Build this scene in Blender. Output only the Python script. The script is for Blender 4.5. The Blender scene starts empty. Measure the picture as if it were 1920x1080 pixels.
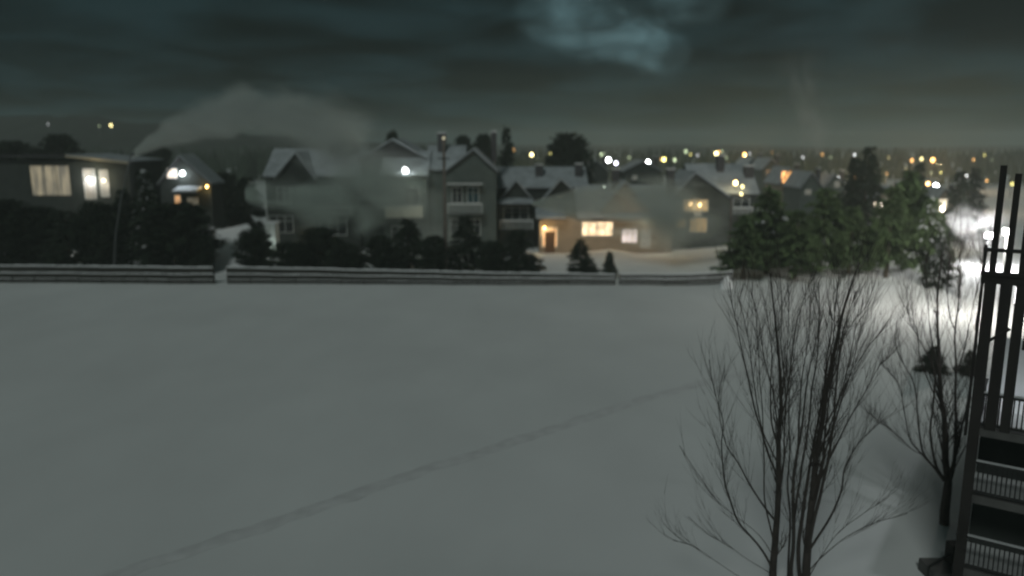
import bpy, math, random
from mathutils import Vector, Matrix, noise
R = random.Random(7)
rad = math.radians
sc = bpy.context.scene
COL = sc.collection
H = 13.0; F = 1460.0; PITCH = math.atan(270/1460)
SP, CP = math.sin(PITCH), math.cos(PITCH)

def S(px, py, D):
    """photo pixel + forward distance -> world point"""
    u, v = px-960, py-540
    fw = F*CP - v*SP; dn = F*SP + v*CP
    return Vector((D*u/fw, D, H - D*dn/fw))
def G(px, py, z=0.0):
    u, v = px-960, py-540
    fw = F*CP - v*SP; dn = F*SP + v*CP
    D = (H-z)*fw/dn
    return Vector((D*u/fw, D, z))

# ------------------------------------------------------------------ materials
MATS = {}
def mat(key, col, rough=0.8, var=0.25, scale=3.0, bump=0.0, bscale=None, stretch=(1,1,1), spec=0.3, metal=0.0, emit=None, es=0.0):
    if key in MATS: return MATS[key]
    m = bpy.data.materials.new(key); m.use_nodes = True
    nt = m.node_tree; b = nt.nodes['Principled BSDF']
    tc = nt.nodes.new('ShaderNodeTexCoord'); mp = nt.nodes.new('ShaderNodeMapping')
    mp.inputs['Scale'].default_value = stretch
    nt.links.new(tc.outputs['Object'], mp.inputs['Vector'])
    n = nt.nodes.new('ShaderNodeTexNoise'); n.inputs['Scale'].default_value = scale; n.inputs['Detail'].default_value = 5
    nt.links.new(mp.outputs[0], n.inputs['Vector'])
    r = nt.nodes.new('ShaderNodeValToRGB')
    lo = [max(0, c*(1-var)) for c in col]; hi = [min(1, c*(1+var)) for c in col]
    r.color_ramp.elements[0].position = .3; r.color_ramp.elements[1].position = .7
    r.color_ramp.elements[0].color = (*lo, 1); r.color_ramp.elements[1].color = (*hi, 1)
    nt.links.new(n.outputs['Fac'], r.inputs[0]); nt.links.new(r.outputs[0], b.inputs['Base Color'])
    b.inputs['Roughness'].default_value = rough
    b.inputs['Specular IOR Level'].default_value = spec
    b.inputs['Metallic'].default_value = metal
    if bump:
        n2 = nt.nodes.new('ShaderNodeTexNoise'); n2.inputs['Scale'].default_value = bscale or scale*3; n2.inputs['Detail'].default_value = 6
        nt.links.new(mp.outputs[0], n2.inputs['Vector'])
        bp = nt.nodes.new('ShaderNodeBump'); bp.inputs['Strength'].default_value = bump
        nt.links.new(n2.outputs['Fac'], bp.inputs['Height']); nt.links.new(bp.outputs[0], b.inputs['Normal'])
    MATS[key] = m
    return m
def glow(key, col, strength, vscale=None, vary=0.7, stretch=(1,1,1)):
    """a thing that gives off light; optional curtain / furniture variation behind a lit window"""
    if key in MATS: return MATS[key]
    m = bpy.data.materials.new(key); m.use_nodes = True
    nt = m.node_tree; b = nt.nodes['Principled BSDF']
    b.inputs['Base Color'].default_value = (.3, .3, .3, 1)
    b.inputs['Emission Color'].default_value = (*col, 1)
    b.inputs['Emission Strength'].default_value = strength
    if vscale:
        tc = nt.nodes.new('ShaderNodeTexCoord'); mp = nt.nodes.new('ShaderNodeMapping'); mp.inputs['Scale'].default_value = stretch
        n = nt.nodes.new('ShaderNodeTexNoise'); n.inputs['Scale'].default_value = vscale; n.inputs['Detail'].default_value = 3
        mr = nt.nodes.new('ShaderNodeMapRange'); mr.inputs[1].default_value = .35; mr.inputs[2].default_value = .65
        mr.inputs[3].default_value = strength*(1-vary); mr.inputs[4].default_value = strength*(1+vary)
        nt.links.new(tc.outputs['Object'], mp.inputs[0]); nt.links.new(mp.outputs[0], n.inputs['Vector'])
        nt.links.new(n.outputs['Fac'], mr.inputs[0]); nt.links.new(mr.outputs[0], b.inputs['Emission Strength'])
    MATS[key] = m
    return m

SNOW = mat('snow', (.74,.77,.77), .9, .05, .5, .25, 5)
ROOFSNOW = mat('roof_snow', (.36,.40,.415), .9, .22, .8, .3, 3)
BARK = mat('bark', (.055,.048,.042), .9, .35, 6, .5, 18, (1,1,.25))
DBARK = mat('conifer_bark', (.07,.055,.04), .95, .3, 4)
NEEDLE = mat('needles', (.026,.042,.024), .85, .5, .9)
NEEDLE2 = mat('pine_needles', (.105,.16,.068), .85, .5, .7)
SIDING = mat('grey_siding', (.095,.118,.108), .85, .12, 1.2, .1)
SIDING_D = mat('dark_siding', (.042,.05,.046), .85, .15, 1.2, .1)
SIDING_T = mat('tan_siding', (.26,.22,.17), .85, .12, 1.0, .1)
BRICK = mat('chimney_brick', (.07,.07,.075), .9, .25, 5)
TRIM = mat('white_trim', (.55,.58,.56), .6, .06, 2)
SHINGLE = mat('dark_shingles', (.045,.045,.048), .9, .3, 4)
GLASS = mat('dark_glass', (.02,.025,.028), .12, .2, 2, spec=.5)
METAL = mat('painted_metal', (.13,.14,.14), .5, .15, 3, metal=.3)
WOOD = mat('fence_wood', (.034,.033,.028), .9, .3, 2, .2, 8, (.3,1,1))
TIMBER = mat('dark_timber', (.028,.026,.024), .85, .3, 2, .2, 14, (1,1,.3))
DECKW = mat('deck_boards', (.10,.10,.095), .85, .2, 2)
RAILW = mat('railing_paint', (.03,.031,.03), .7, .15, 3)

# ------------------------------------------------------------------ mesh builder
class MB:
    def __init__(s): s.v = []; s.f = []
    def add(s, vs, fs):
        o = len(s.v); s.v += [tuple(p) for p in vs]; s.f += [tuple(i+o for i in f) for f in fs]; return s
    def box(s, x0, x1, y0, y1, z0, z1):
        return s.add([(x0,y0,z0),(x1,y0,z0),(x1,y1,z0),(x0,y1,z0),(x0,y0,z1),(x1,y0,z1),(x1,y1,z1),(x0,y1,z1)],
                     [(0,3,2,1),(4,5,6,7),(0,1,5,4),(1,2,6,5),(2,3,7,6),(3,0,4,7)])
    def xz(s, pts, y0, y1):
        n = len(pts)
        vs = [(x,y0,z) for x,z in pts]+[(x,y1,z) for x,z in pts]
        return s.add(vs, [tuple(range(n)), tuple(range(2*n-1,n-1,-1))]+[(i,n+i,n+(i+1)%n,(i+1)%n) for i in range(n)])
    def yz(s, pts, x0, x1):
        n = len(pts)
        vs = [(x0,y,z) for y,z in pts]+[(x1,y,z) for y,z in pts]
        return s.add(vs, [tuple(range(n)), tuple(range(2*n-1,n-1,-1))]+[(i,n+i,n+(i+1)%n,(i+1)%n) for i in range(n)])
    def beam(s, a, b, w, h=None):
        """square bar from a to b"""
        a = Vector(a); b = Vector(b); h = h or w
        d = (b-a).normalized(); up = Vector((0,0,1)) if abs(d.z) < .95 else Vector((0,1,0))
        sx = d.cross(up).normalized()*w/2; sz = sx.normalized().cross(d).normalized()*h/2
        vs = []
        for p in (a,b): vs += [p-sx-sz, p+sx-sz, p+sx+sz, p-sx+sz]
        return s.add(vs, [(0,1,2,3),(7,6,5,4),(0,4,5,1),(1,5,6,2),(2,6,7,3),(3,7,4,0)])
    def tube(s, pts, rs, n=6):
        pts = [Vector(p) for p in pts]; base = len(s.v); N = len(pts)
        for i, p in enumerate(pts):
            d = (pts[min(i+1,N-1)]-pts[max(i-1,0)]).normalized()
            a = d.orthogonal().normalized() if i == 0 else (a - d*a.dot(d)).normalized()
            b = d.cross(a)
            for k in range(n):
                t = 2*math.pi*k/n
                s.v.append(tuple(p + (a*math.cos(t)+b*math.sin(t))*rs[i]))
        for i in range(N-1):
            for k in range(n):
                s.f.append((base+i*n+k, base+i*n+(k+1)%n, base+(i+1)*n+(k+1)%n, base+(i+1)*n+k))
        s.f.append(tuple(base+k for k in range(n))[::-1]); s.f.append(tuple(base+(N-1)*n+k for k in range(n)))
        return s
    def ball(s, c, r, nu=10, nv=7, sz=1):
        c = Vector(c); base = len(s.v)
        s.v.append(tuple(c+Vector((0,0,r*sz))))
        for j in range(1,nv):
            ph = math.pi*j/nv
            for i in range(nu):
                t = 2*math.pi*i/nu
                s.v.append((c.x+r*math.sin(ph)*math.cos(t), c.y+r*math.sin(ph)*math.sin(t), c.z+r*sz*math.cos(ph)))
        s.v.append(tuple(c-Vector((0,0,r*sz)))); last = len(s.v)-1
        for i in range(nu): s.f.append((base, base+1+i, base+1+(i+1)%nu))
        for j in range(nv-2):
            for i in range(nu):
                a = base+1+j*nu; s.f.append((a+i, a+nu+i, a+nu+(i+1)%nu, a+(i+1)%nu))
        a = base+1+(nv-2)*nu
        for i in range(nu): s.f.append((a+i, last, a+(i+1)%nu))
        return s
    def mesh(s, name, m, smooth=False):
        me = bpy.data.meshes.new(name); me.from_pydata(s.v, [], s.f); me.materials.append(m)
        me.validate(); me.update()
        if smooth: me.polygons.foreach_set('use_smooth', [True]*len(me.polygons))
        return me
    def build(s, name, m, parent=None, smooth=False, loc=None, label=None):
        return link(name, s.mesh(name, m, smooth), parent, loc, label)
def link(name, me, parent=None, loc=None, label=None):
    o = bpy.data.objects.new(name, me); COL.objects.link(o)
    if parent: o.parent = parent
    if loc is not None: o.location = loc
    if label: o['label'] = label
    return o
def thing(name, label, cat, loc, rotz=0, group=None, scale=1):
    o = bpy.data.objects.new(name, None); COL.objects.link(o)
    o.empty_display_size = .5; o.location = loc; o.rotation_euler = (0,0,rotz)
    if scale != 1: o.scale = (scale,)*3 if not isinstance(scale, tuple) else scale
    o['label'] = label; o['category'] = cat
    if group: o['group'] = group
    return o
def tag(o, label, cat, group=None):
    o['label'] = label; o['category'] = cat
    if group: o['group'] = group
    return o
def lamp_light(parent, loc, power, col, r=.15, name='lamp_light'):
    l = bpy.data.lights.new(name, 'POINT'); l.energy = power; l.color = col; l.shadow_soft_size = r
    o = bpy.data.objects.new(name, l); COL.objects.link(o); o.location = loc
    if parent: o.parent = parent
    return o

# ------------------------------------------------------------------ ground
def smooth(a, b, x):
    t = max(0, min(1, (x-a)/(b-a))); return t*t*(3-2*t)
mound_r = G(1760, 535)
def gz(x, y):
    z = .10*noise.noise(Vector((x*.09, y*.06, 0))) + .05*noise.noise(Vector((x*.3, y*.25, 3)))
    if y < 12: z *= y/12 if y > 0 else 0
    # rise of the bank on the right, beyond the end of the fence
    z += 1.1*smooth(16, 32, x)*smooth(64, 76, y)*(1-smooth(120, 160, y))
    z += .35*noise.noise(Vector((x*.35, y*.3, 9)))*smooth(20, 30, x)*smooth(60, 72, y)*(1-smooth(110,130,y))
    z += .5*smooth(68, 71, y)*(1-smooth(71, 74, y))*0
    # slope carrying the far town and the hill on the left
    z += 3*smooth(160, 420, y)
    return z
xs = [-1600,-1100,-800,-600,-450,-350,-280,-220,-180,-150,-125,-105,-90] + [-78+i*1.3 for i in range(121)] + [90,105,125,150,180,220,280,350,450,600,800,1100,1600]
ys = [-60,-30,-10,0,4] + [8+i*1.1 for i in range(110)] + [132,138,146,156,170,190,215,245,280,330,390,460,560,700,900,1200,1600]
g = MB()
for y in ys:
    for x in xs: g.v.append((x, y, gz(x, y)))
nx = len(xs)
for j in range(len(ys)-1):
    for i in range(nx-1):
        g.f.append((j*nx+i, j*nx+i+1, (j+1)*nx+i+1, (j+1)*nx+i))
gm = mat('snow_ground', (.735,.77,.76), .92, .055, .16, 1.0, 1.3, (1,.6,1))
go = g.build('snow_field', gm, smooth=True); go['kind'] = 'structure'

# trampled track across the field: a shallow ribbon of disturbed, darker packed snow
tp = [(150,1100),(394,1019),(520,978),(640,937),(780,889),(912,846),(1060,796),(1200,752),(1300,724),(1390,703),(1480,684)]
pts = [G(*p) for p in tp]
rib = MB(); fine = []
for i in range(len(pts)-1):
    for k in range(14):
        t = k/14; p0 = pts[max(i-1,0)]; p1 = pts[i]; p2 = pts[i+1]; p3 = pts[min(i+2,len(pts)-1)]
        fine.append(.5*((2*p1)+(p2-p0)*t+(2*p0-5*p1+4*p2-p3)*t*t+(3*p1-p0-3*p2+p3)*t**3))
for i, p in enumerate(fine):
    d = (fine[min(i+1,len(fine)-1)]-fine[max(i-1,0)]).normalized(); n_ = Vector((-d.y, d.x, 0))
    wob = .12*noise.noise(p*.8)
    for w in (-1, -.4, .4, 1):
        q = p + n_*(w*(.36+.18*noise.noise(p*1.7+Vector((w*5,0,0))))+wob)
        rib.v.append((q.x, q.y, gz(q.x, q.y)+.03-(.022 if abs(w)==1 else 0)))
for i in range(len(fine)-1):
    for k in range(3): rib.f.append((i*4+k, i*4+k+1, i*4+4+k+1, i*4+4+k))
po = rib.build('trampled_path', mat('packed_snow', (.67,.695,.69), .95, .10, 1.6, .3, 4), smooth=True); po['kind'] = 'structure'

# ------------------------------------------------------------------ distant hill
def ridge(name, y, pts, depth, m):
    b = MB(); top = []
    for i in range(len(pts)-1):
        (x0, z0), (x1, z1) = pts[i], pts[i+1]
        for k in range(12):
            t = k/12; x = x0+(x1-x0)*t
            top.append((x, z0+(z1-z0)*(t*t*(3-2*t)) + 2.2*noise.noise(Vector((x*.03, y, 0)))+1.2*noise.noise(Vector((x*.12, y, 5)))))
    n = len(top)
    for (x, z) in top: b.v += [(x, y-depth, -3), (x, y-depth*.45, z*.6), (x, y, z), (x, y+depth, -3)]
    for i in range(n-1):
        for k in range(3): b.f.append((i*4+k, i*4+4+k, i*4+5+k, i*4+1+k))
    o = b.build(name, m, smooth=True); o['kind'] = 'structure'; return o
WOODED = mat('wooded_slope', (.016,.02,.016), .95, .6, .05, .8, .3)
def px_x(px, D): return S(px, 300, D).x
ridge('hill', 520, [(px_x(-500,520), 30),(px_x(0,520), 31),(px_x(150,520), 31),(px_x(330,520), 26),(px_x(520,520), 18),(px_x(760,520),12),(px_x(860,520),4)], 120, WOODED)
ridge('far_hill', 900, [(px_x(200,900), 14),(px_x(700,900), 16),(px_x(1000,900), 11),(px_x(1300,900), 12),(px_x(1600,900),9),(px_x(1950,900),11),(px_x(2500,900),16)], 150, WOODED)

# ------------------------------------------------------------------ trees
def conifer_mesh(seed, h, r, base, kind):
    """crown: whorled boughs carrying many small drooping sprays; returns (crown, trunk) builders"""
    q = random.Random(seed); c = MB(); t = MB()
    t.tube([(0,0,-.2),(q.uniform(-.05,.05),0,h*.4),(0,0,h*.93)], [h*.02+.05, h*.013+.02, .02], 6)
    def spray(p, d, L, w, droop):
        d = d.normalized(); side = d.cross(Vector((0,0,1)))
        if side.length < .1: side = Vector((1,0,0))
        side = side.normalized(); side = (side + Vector((0,0,q.uniform(-.7,.7)))).normalized()
        e = p + d*L + Vector((0,0,-droop*L)); m_ = p + d*L*.5
        c.add([p, m_+side*w, e, m_-side*w], [(0,1,2,3)])
    nb = {'spruce':130, 'pine':170, 'cedar':210}[kind]
    for b in range(nb):
        f = (b+q.random())/nb                 # 0 bottom .. 1 top
        z = base*h + f*(1-base)*h*.98
        if kind == 'spruce': rr = r*(1-f)**.85*(.72+.5*q.random())
        elif kind == 'pine': rr = r*(math.sin(math.pi*min(1,(f*.8+.2)))**.7)*(.55+.6*q.random())*(1-.25*f)
        else: rr = r*(1-f**2.2)**.6*(.78+.3*q.random())*(.75+.25*min(1,f*6))
        rr = max(rr, .12)
        az = q.uniform(0, 2*math.pi); up = {'spruce':-.22+.35*f, 'pine':.25*q.uniform(-.3,1), 'cedar':.75}[kind]
        d = Vector((math.cos(az), math.sin(az), up))
        p0 = Vector((0,0,z))
        c.tube([p0, p0+d*rr*.5, p0+d*rr*.9+Vector((0,0,.03*rr))], [.03,.02,.008], 3)
        ns = max(5, int(rr*{'spruce':19,'pine':42,'cedar':22}[kind]))
        for k in range(ns):
            s = .12+.88*(k+q.random())/ns
            p = p0 + d*rr*s
            dd = Vector((d.x+q.uniform(-.9,.9), d.y+q.uniform(-.9,.9), q.uniform(-.35,.5)))
            spray(p, dd, q.uniform(.32,.72)*(1.15 if kind=='spruce' else .8), q.uniform(.09,.2)*(.55 if kind=='pine' else 1), q.uniform(0,.5))
    return c, t
def snow_on(seed, h, r, base, n, side=None):
    q = random.Random(seed+99); c = MB()
    for i in range(n):
        f = q.random()**1.3; z = base*h+f*(1-base)*h; az = q.uniform(0, 2*math.pi) if side is None else side+q.gauss(0,.7)
        rr = r*(1-f)**.8*q.uniform(.6,1.05)
        p = Vector((math.cos(az)*rr, math.sin(az)*rr, z)); L = q.uniform(.12,.3); a2 = az+q.uniform(-.5,.5)
        d = Vector((math.cos(a2), math.sin(a2), -.35)); s = Vector((-d.y, d.x, 0))*.5
        c.add([p-d*L-s*L, p+d*L-s*L*.6, p+d*L+s*L*.6, p-d*L+s*L, p+Vector((0,0,.09))], [(0,1,4),(1,2,4),(2,3,4),(3,0,4),(3,2,1,0)])
    return c
SNOWN = {'fir': 110}
VAR = {}
def variants(kind, n, base, ratio):
    m = NEEDLE2 if kind in ('pine','fir') else NEEDLE
    mk = 'spruce' if kind == 'fir' else kind
    L = []
    for i in range(n):
        h = 8.0; c, t = conifer_mesh(len(kind)*101 + i*17, h, h*ratio, base, mk)
        L.append((c.mesh('crown', m), t.mesh('trunk', DBARK), snow_on(i, h, h*ratio, base, SNOWN.get(kind, 260)).mesh('snow_cover', SNOW)))
    VAR[kind] = L
variants('spruce', 4, .06, .26); variants('pine', 4, .15, .33); variants('cedar', 4, .02, .27); variants('fir', 4, .2, .3)
def conifer(name, kind, var, px, toppy, D, wpx, label, cat='tree', group=None, snow=False, rz=0, basez=None):
    top = S(px, toppy, D); bz = gz(top.x, D) if basez is None else basez
    h = top.z - bz; w = wpx/F*D/.98
    ratio = {'spruce':.26,'pine':.33,'cedar':.27,'fir':.3}[kind]
    sxy = (w/2)/(8*ratio); o = thing(name, label, cat, (top.x, D, bz-.05), rz, group, (sxy, sxy, h/8))
    c, t, s = VAR[kind][var]
    link('crown', c, o); link('trunk', t, o)
    if snow: link('snow_cover', s, o)['kind'] = 'stuff'
    return o

# dark garden conifers right behind the rail fence, left to right
gd = 'dark conifers in a row behind the rail fence'
hedge_defs = [  # px, top py, D, width px, kind, var, snow, label
 (5,372,80,120,'cedar',0,0,'dark conifer cut by the left edge of the photo behind the fence'),
 (66,385,82,110,'cedar',1,0,'dark conifer below the tall curtained window of the left house'),
 (120,392,79,100,'spruce',2,0,'dark pointed conifer below the right end of the curtained window'),
 (178,378,81,96,'cedar',3,0,'dark conifer directly under the white wall lamp of the left house'),
 (228,352,83,84,'spruce',0,0,'tall dark spruce just left of the frosted spruce, under the flat roof end'),
 (268,318,84,88,'spruce',1,1,'tall frosted spruce with pale snow down its sides, left of the small gabled house'),
 (326,378,80,150,'cedar',2,0,'broad dark rounded conifer just left of the snowy gap in the hedge'),
 (374,440,78,50,'cedar',0,0,'low dark bush bordering the left side of the snowy gap'),
 (475,428,79,76,'cedar',1,0,'small dark rounded conifer just right of the snowy gap, beside the white post'),
 (540,452,78,80,'cedar',3,0,'low dark conifer right of the pale porch panel'),
 (598,425,81,96,'cedar',0,0,'dark rounded conifer in front of the mist-veiled townhouse'),
 (648,455,78,78,'cedar',2,0,'low dark conifer left of the twin-gabled townhouse'),
 (712,440,79,70,'cedar',1,0,'dark conifer below the left end of the lit balcony'),
 (764,408,81,92,'spruce',3,0,'dark conifer standing straight under the lit balcony'),
 (815,440,78,60,'cedar',3,0,'dark narrow conifer just left of the tall wooden pole'),
 (872,402,81,88,'spruce',2,0,'dark pointed conifer just right of the tall wooden pole'),
 (922,450,78,60,'cedar',0,0,'low dark conifer between two taller ones right of the pole'),
 (970,428,80,92,'spruce',0,0,'dark pointed conifer at the left edge of the warm lit yard'),
 (1090,447,77,62,'spruce',1,0,'small bushy fir in front of the bright double window'),
 (1143,470,76,34,'spruce',3,0,'smallest fir, in the lit yard right of the bushy one'),
]
for i, (px, ty, D, w, k, v, sn, lab) in enumerate(hedge_defs):
    conifer('conifer', k, v, px, ty, D, w, lab, 'tree', gd, bool(sn), rz=i*1.3)

# evergreens on the right
gp = 'pines lit by the floodlight on the right'
pine_defs = [
 (1400,400,73,92,'fir',0,'leftmost dark pine of the right grove beside the thin pole'),
 (1446,350,75,124,'fir',1,'dark broad pine rising straight above the left bare tree'),
 (1498,392,72,100,'fir',2,'lower dark pine between two taller ones above the left bare tree'),
 (1548,350,74,122,'fir',3,'dark broad pine in the middle of the right grove'),
 (1600,385,73,100,'fir',0,'dark pine left of the floodlit green pine, in front of the tall spruce'),
 (1676,346,72,100,'fir',1,'floodlit green pine with its trunk bare in the snow, left one of the bright trio'),
 (1710,316,74,112,'fir',2,'tallest and greenest floodlit pine in the middle of the bright trio'),
 (1748,368,71,84,'fir',3,'floodlit green pine nearest to the snowmaking jet, right one of the bright trio'),
]
for i, (px, ty, D, w, k, v, lab) in enumerate(pine_defs):
    conifer('pine_tree', k, v, px, ty, D, w*1.08, lab, 'tree', gp, px == 1748, rz=i*2.1)
conifer('spruce_tree', 'spruce', 1, 1630, 272, 100, 84, 'tall dark spruce rising above the pine grove against the city glow', 'tree', rz=1)
conifer('spruce_tree', 'spruce', 2, 1604, 292, 104, 62, 'slightly shorter spruce at the left shoulder of the tall dark spruce', 'tree', rz=2)
conifer('spruce_tree', 'spruce', 3, 1725, 302, 98, 60, 'narrow spruce top behind the brightest floodlit pine', 'tree', rz=.5)
conifer('spruce_tree', 'spruce', 0, 1803, 318, 96, 70, 'dark spruce behind the bright jet of snow mist, left of a pair', 'tree', rz=.4)
conifer('spruce_tree', 'spruce', 1, 1831, 312, 100, 58, 'dark spruce behind the bright jet of snow mist, right of a pair', 'tree', rz=3)
conifer('conifer', 'cedar', 1, 418, 322, 112, 84, 'dark tall conifer behind the hedge gap, right of the small gabled house', 'tree', gd, rz=.5)
conifer('conifer', 'spruce', 2, 462, 330, 108, 90, 'dark conifer behind the white porch post, half veiled by mist', 'tree', gd, rz=2.5)
conifer('frosted_fir', 'spruce', 2, 1768, 440, 69, 60, 'snow-covered low fir glowing white beside the floodlight', 'tree', snow=True, rz=.9)
# small bushy firs on the near slope
conifer('small_fir', 'spruce', 3, 1753, 646, 43.5, 56, 'small dark fir standing in the snow behind the right bare tree', 'tree', rz=.3, basez=None)
conifer('small_fir', 'spruce', 0, 1822, 655, 43, 50, 'small dark fir partly hidden behind the corner posts of the balconies', 'tree', rz=1.3)
# trees beyond the roofs
conifer('spruce_tree', 'spruce', 0, 950, 236, 130, 54, 'dark spruce rising behind the roofs beside the tall chimney pole', 'tree', rz=.7)
conifer('round_tree', 'cedar', 1, 1066, 248, 140, 96, 'broad dark round-topped tree above the roofs of the middle townhouses', 'tree', rz=.7)
conifer('round_tree', 'cedar', 2, 908, 250, 150, 54, 'dark tree crown left of the spruce behind the roofs', 'tree', rz=1.7)
conifer('round_tree', 'cedar', 3, 735, 244, 135, 40, 'small dark tree tip directly above the highest gable', 'tree', rz=1.7)
conifer('round_tree', 'cedar', 0, 868, 252, 160, 48, 'faint tree crown just right of the tall wooden pole', 'tree', rz=2.7)
for i,(px,ty,w) in enumerate([(20,262,110),(72,276,80),(112,250,90),(288,268,80)]):
    conifer('round_tree', 'cedar', i, px, ty, 125+6*i, w,
            ['dark tree at the far left edge above the curtained house','dark tree above the curtained window','dark tree above the left end of the lit flat roof','dark tree behind the snow plume root'][i], 'tree', 'dark trees behind the left house', rz=i)

# far-off wooded belt that reads as one mass
belt = MB(); q = random.Random(3)
for i in range(2600):
    D = q.uniform(230, 520); px = q.uniform(-60, 1980)
    p = S(px, 300, D); b0 = gz(p.x, D); h = q.uniform(5, 10.5)*(1.0 if px < 900 else .8); w = h*q.uniform(.3,.5)
    zt = b0+h; n = 6; vs = [(p.x, D, zt)]
    for lv,(zz,ww) in enumerate([(.6,.6),(.15,1)]):
        for k in range(n):
            a = k*6.283/n+q.random(); rr = w*.5*ww*q.uniform(.6,1.3)
            vs.append((p.x+rr*math.cos(a), D+rr*math.sin(a), b0+h*zz*q.uniform(.85,1.1)))
    fs = [(0,1+k,1+(k+1)%n) for k in range(n)]+[(1+k,7+k,7+(k+1)%n,1+(k+1)%n) for k in range(n)]
    belt.add(vs, fs)
bo = belt.build('distant_woods', NEEDLE); bo['kind'] = 'stuff'; tag(bo, 'dark mass of far trees across the town under the night sky', 'woods')

# bare deciduous trees -------------------------------------------------------
def bare_tree(name, label, limbs, seed, group, twig_len=1.6):
    """limbs: list of (pixel points, depth list, start radius, n_twigs)"""
    q = random.Random(seed)
    allp = [S(px, py, d) for (px, py), d in zip(limbs[0][0], limbs[0][1])]
    root = Vector((allp[0].x, allp[0].y, 0)); root.z = min(0, allp[0].z)
    o = thing(name, label, 'tree', root, 0, group)
    trunk = MB(); br = MB(); tw = MB()
    def cr(P, n=7):
        out = []
        for i in range(len(P)-1):
            p0=P[max(i-1,0)];p1=P[i];p2=P[i+1];p3=P[min(i+2,len(P)-1)]
            for k in range(n):
                t=k/n; out.append(.5*((2*p1)+(p2-p0)*t+(2*p0-5*p1+4*p2-p3)*t*t+(3*p1-p0-3*p2+p3)*t**3))
        out.append(P[-1]); return out
    def twig(p, d, L, r, lvl):
        steps = 5; P = [p]; cur = d.normalized()
        for k in range(steps):
            cur = (cur + Vector((q.uniform(-.04,.04), q.uniform(-.04,.04), .09+q.uniform(-.03,.05)))).normalized()
            P.append(P[-1]+cur*L/steps)
        tw.tube(P, [r*(1-.8*k/steps) for k in range(steps+1)], 3)
        if lvl > 0:
            for j in range(q.randint(2,4)):
                i = q.randint(1, steps-1); dd = (P[i+1]-P[i]).normalized()
                ax = Vector((q.uniform(-1,1), q.uniform(-1,1), q.uniform(-.2,.4))).normalized()
                twig(P[i], dd+ax*.45, L*q.uniform(.4,.65), r*.6, lvl-1)
    for li, (pp, dd, r0, nt) in enumerate(limbs):
        P = cr([S(px, py, d)-root for (px, py), d in zip(pp, dd)])
        N = len(P); jit = .02
        P = [p+Vector((noise.noise(p*1.1+Vector((li*9,0,0))),noise.noise(p*1.1+Vector((0,li*7,5))),0))*.03 for i,p in enumerate(P)]
        rs = [max(.009, r0*(.8 if li else .92)*(1-.9*(i/(N-1))**.85)) for i in range(N)]
        (trunk if li == 0 else br).tube(P, rs, 8 if li == 0 else 6)
        for j in range(int(nt*1.5)):
            i = int((.15+.85*q.random()**.8)*(N-2)); d = (P[i+1]-P[i]).normalized()
            az = q.uniform(0, 6.283); ax = Vector((math.cos(az), .7*math.sin(az), 0))
            twig(P[i], d+ax*q.uniform(.25,.62), twig_len*q.uniform(.5,1.35)*(1-.25*i/N), max(.006, rs[i]*.24), 2 if q.random() < .6 else 1)
    trunk.build('trunk', BARK, o, True); br.build('branches', BARK, o, True); tw.build('twigs', BARK, o)
    return o
def c6(L): return [(1240+x*.5556, 480+y*.5556) for x, y in L]
def dl(n, a, b): return [a+(b-a)*i/(n-1) for i in range(n)]
D1 = 21.0
def L6(pts, r, nt, d0, d1): 
    P = c6(pts); return (P, dl(len(P), d0, d1), r, nt)
gb = 'bare deciduous trees in front of the balconies'
bare_tree('bare_tree', 'bare tree with a straight dark trunk, left of the pair at the bottom edge', [
  L6([(380,1240),(376,1080),(384,960),(392,850),(396,700),(398,600),(405,500),(400,400),(392,300),(380,180),(368,60)], .14, 26, D1, D1+.6),
  L6([(376,1060),(330,980),(262,900),(225,800),(213,740),(203,640),(208,560),(180,460),(160,350)], .05, 20, D1, 20),
  L6([(388,900),(350,850),(300,775),(262,700),(222,640),(200,560),(195,470),(215,380)], .045, 16, D1, 21.8),
  L6([(392,740),(360,670),(335,580),(312,500),(285,380),(262,260),(240,170),(232,90)], .045, 16, D1, 20.6),
  L6([(394,640),(372,560),(370,440),(372,330),(362,230),(350,150)], .04, 14, D1, 21.6),
  L6([(400,560),(425,460),(440,340),(455,240),(480,150),(500,90)], .04, 14, D1, 21.2),
  L6([(395,700),(345,600),(320,480),(300,330),(285,240),(262,150)], .03, 12, D1, 20.4),
  L6([(378,1010),(330,940),(240,870),(185,820),(120,730),(60,640)], .018, 5, D1, 22),
  L6([(376,1075),(300,1030),(230,980),(160,940),(90,880)], .016, 5, D1, 21.5),
  L6([(374,1120),(280,1090),(200,1040),(110,980),(40,960)], .015, 4, D1, 20.2),
  L6([(384,980),(350,820),(345,640),(335,450),(325,300),(318,160)], .035, 16, D1, 20.5),
  L6([(386,900),(410,720),(418,560),(420,400),(428,260),(430,120)], .04, 16, D1, 21.9),
  L6([(396,620),(380,480),(345,340),(330,220),(300,110)], .03, 14, D1, 22),
  L6([(400,520),(412,400),(402,280),(408,160),(400,60)], .03, 14, D1, 20.7),
], 11, gb)
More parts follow.
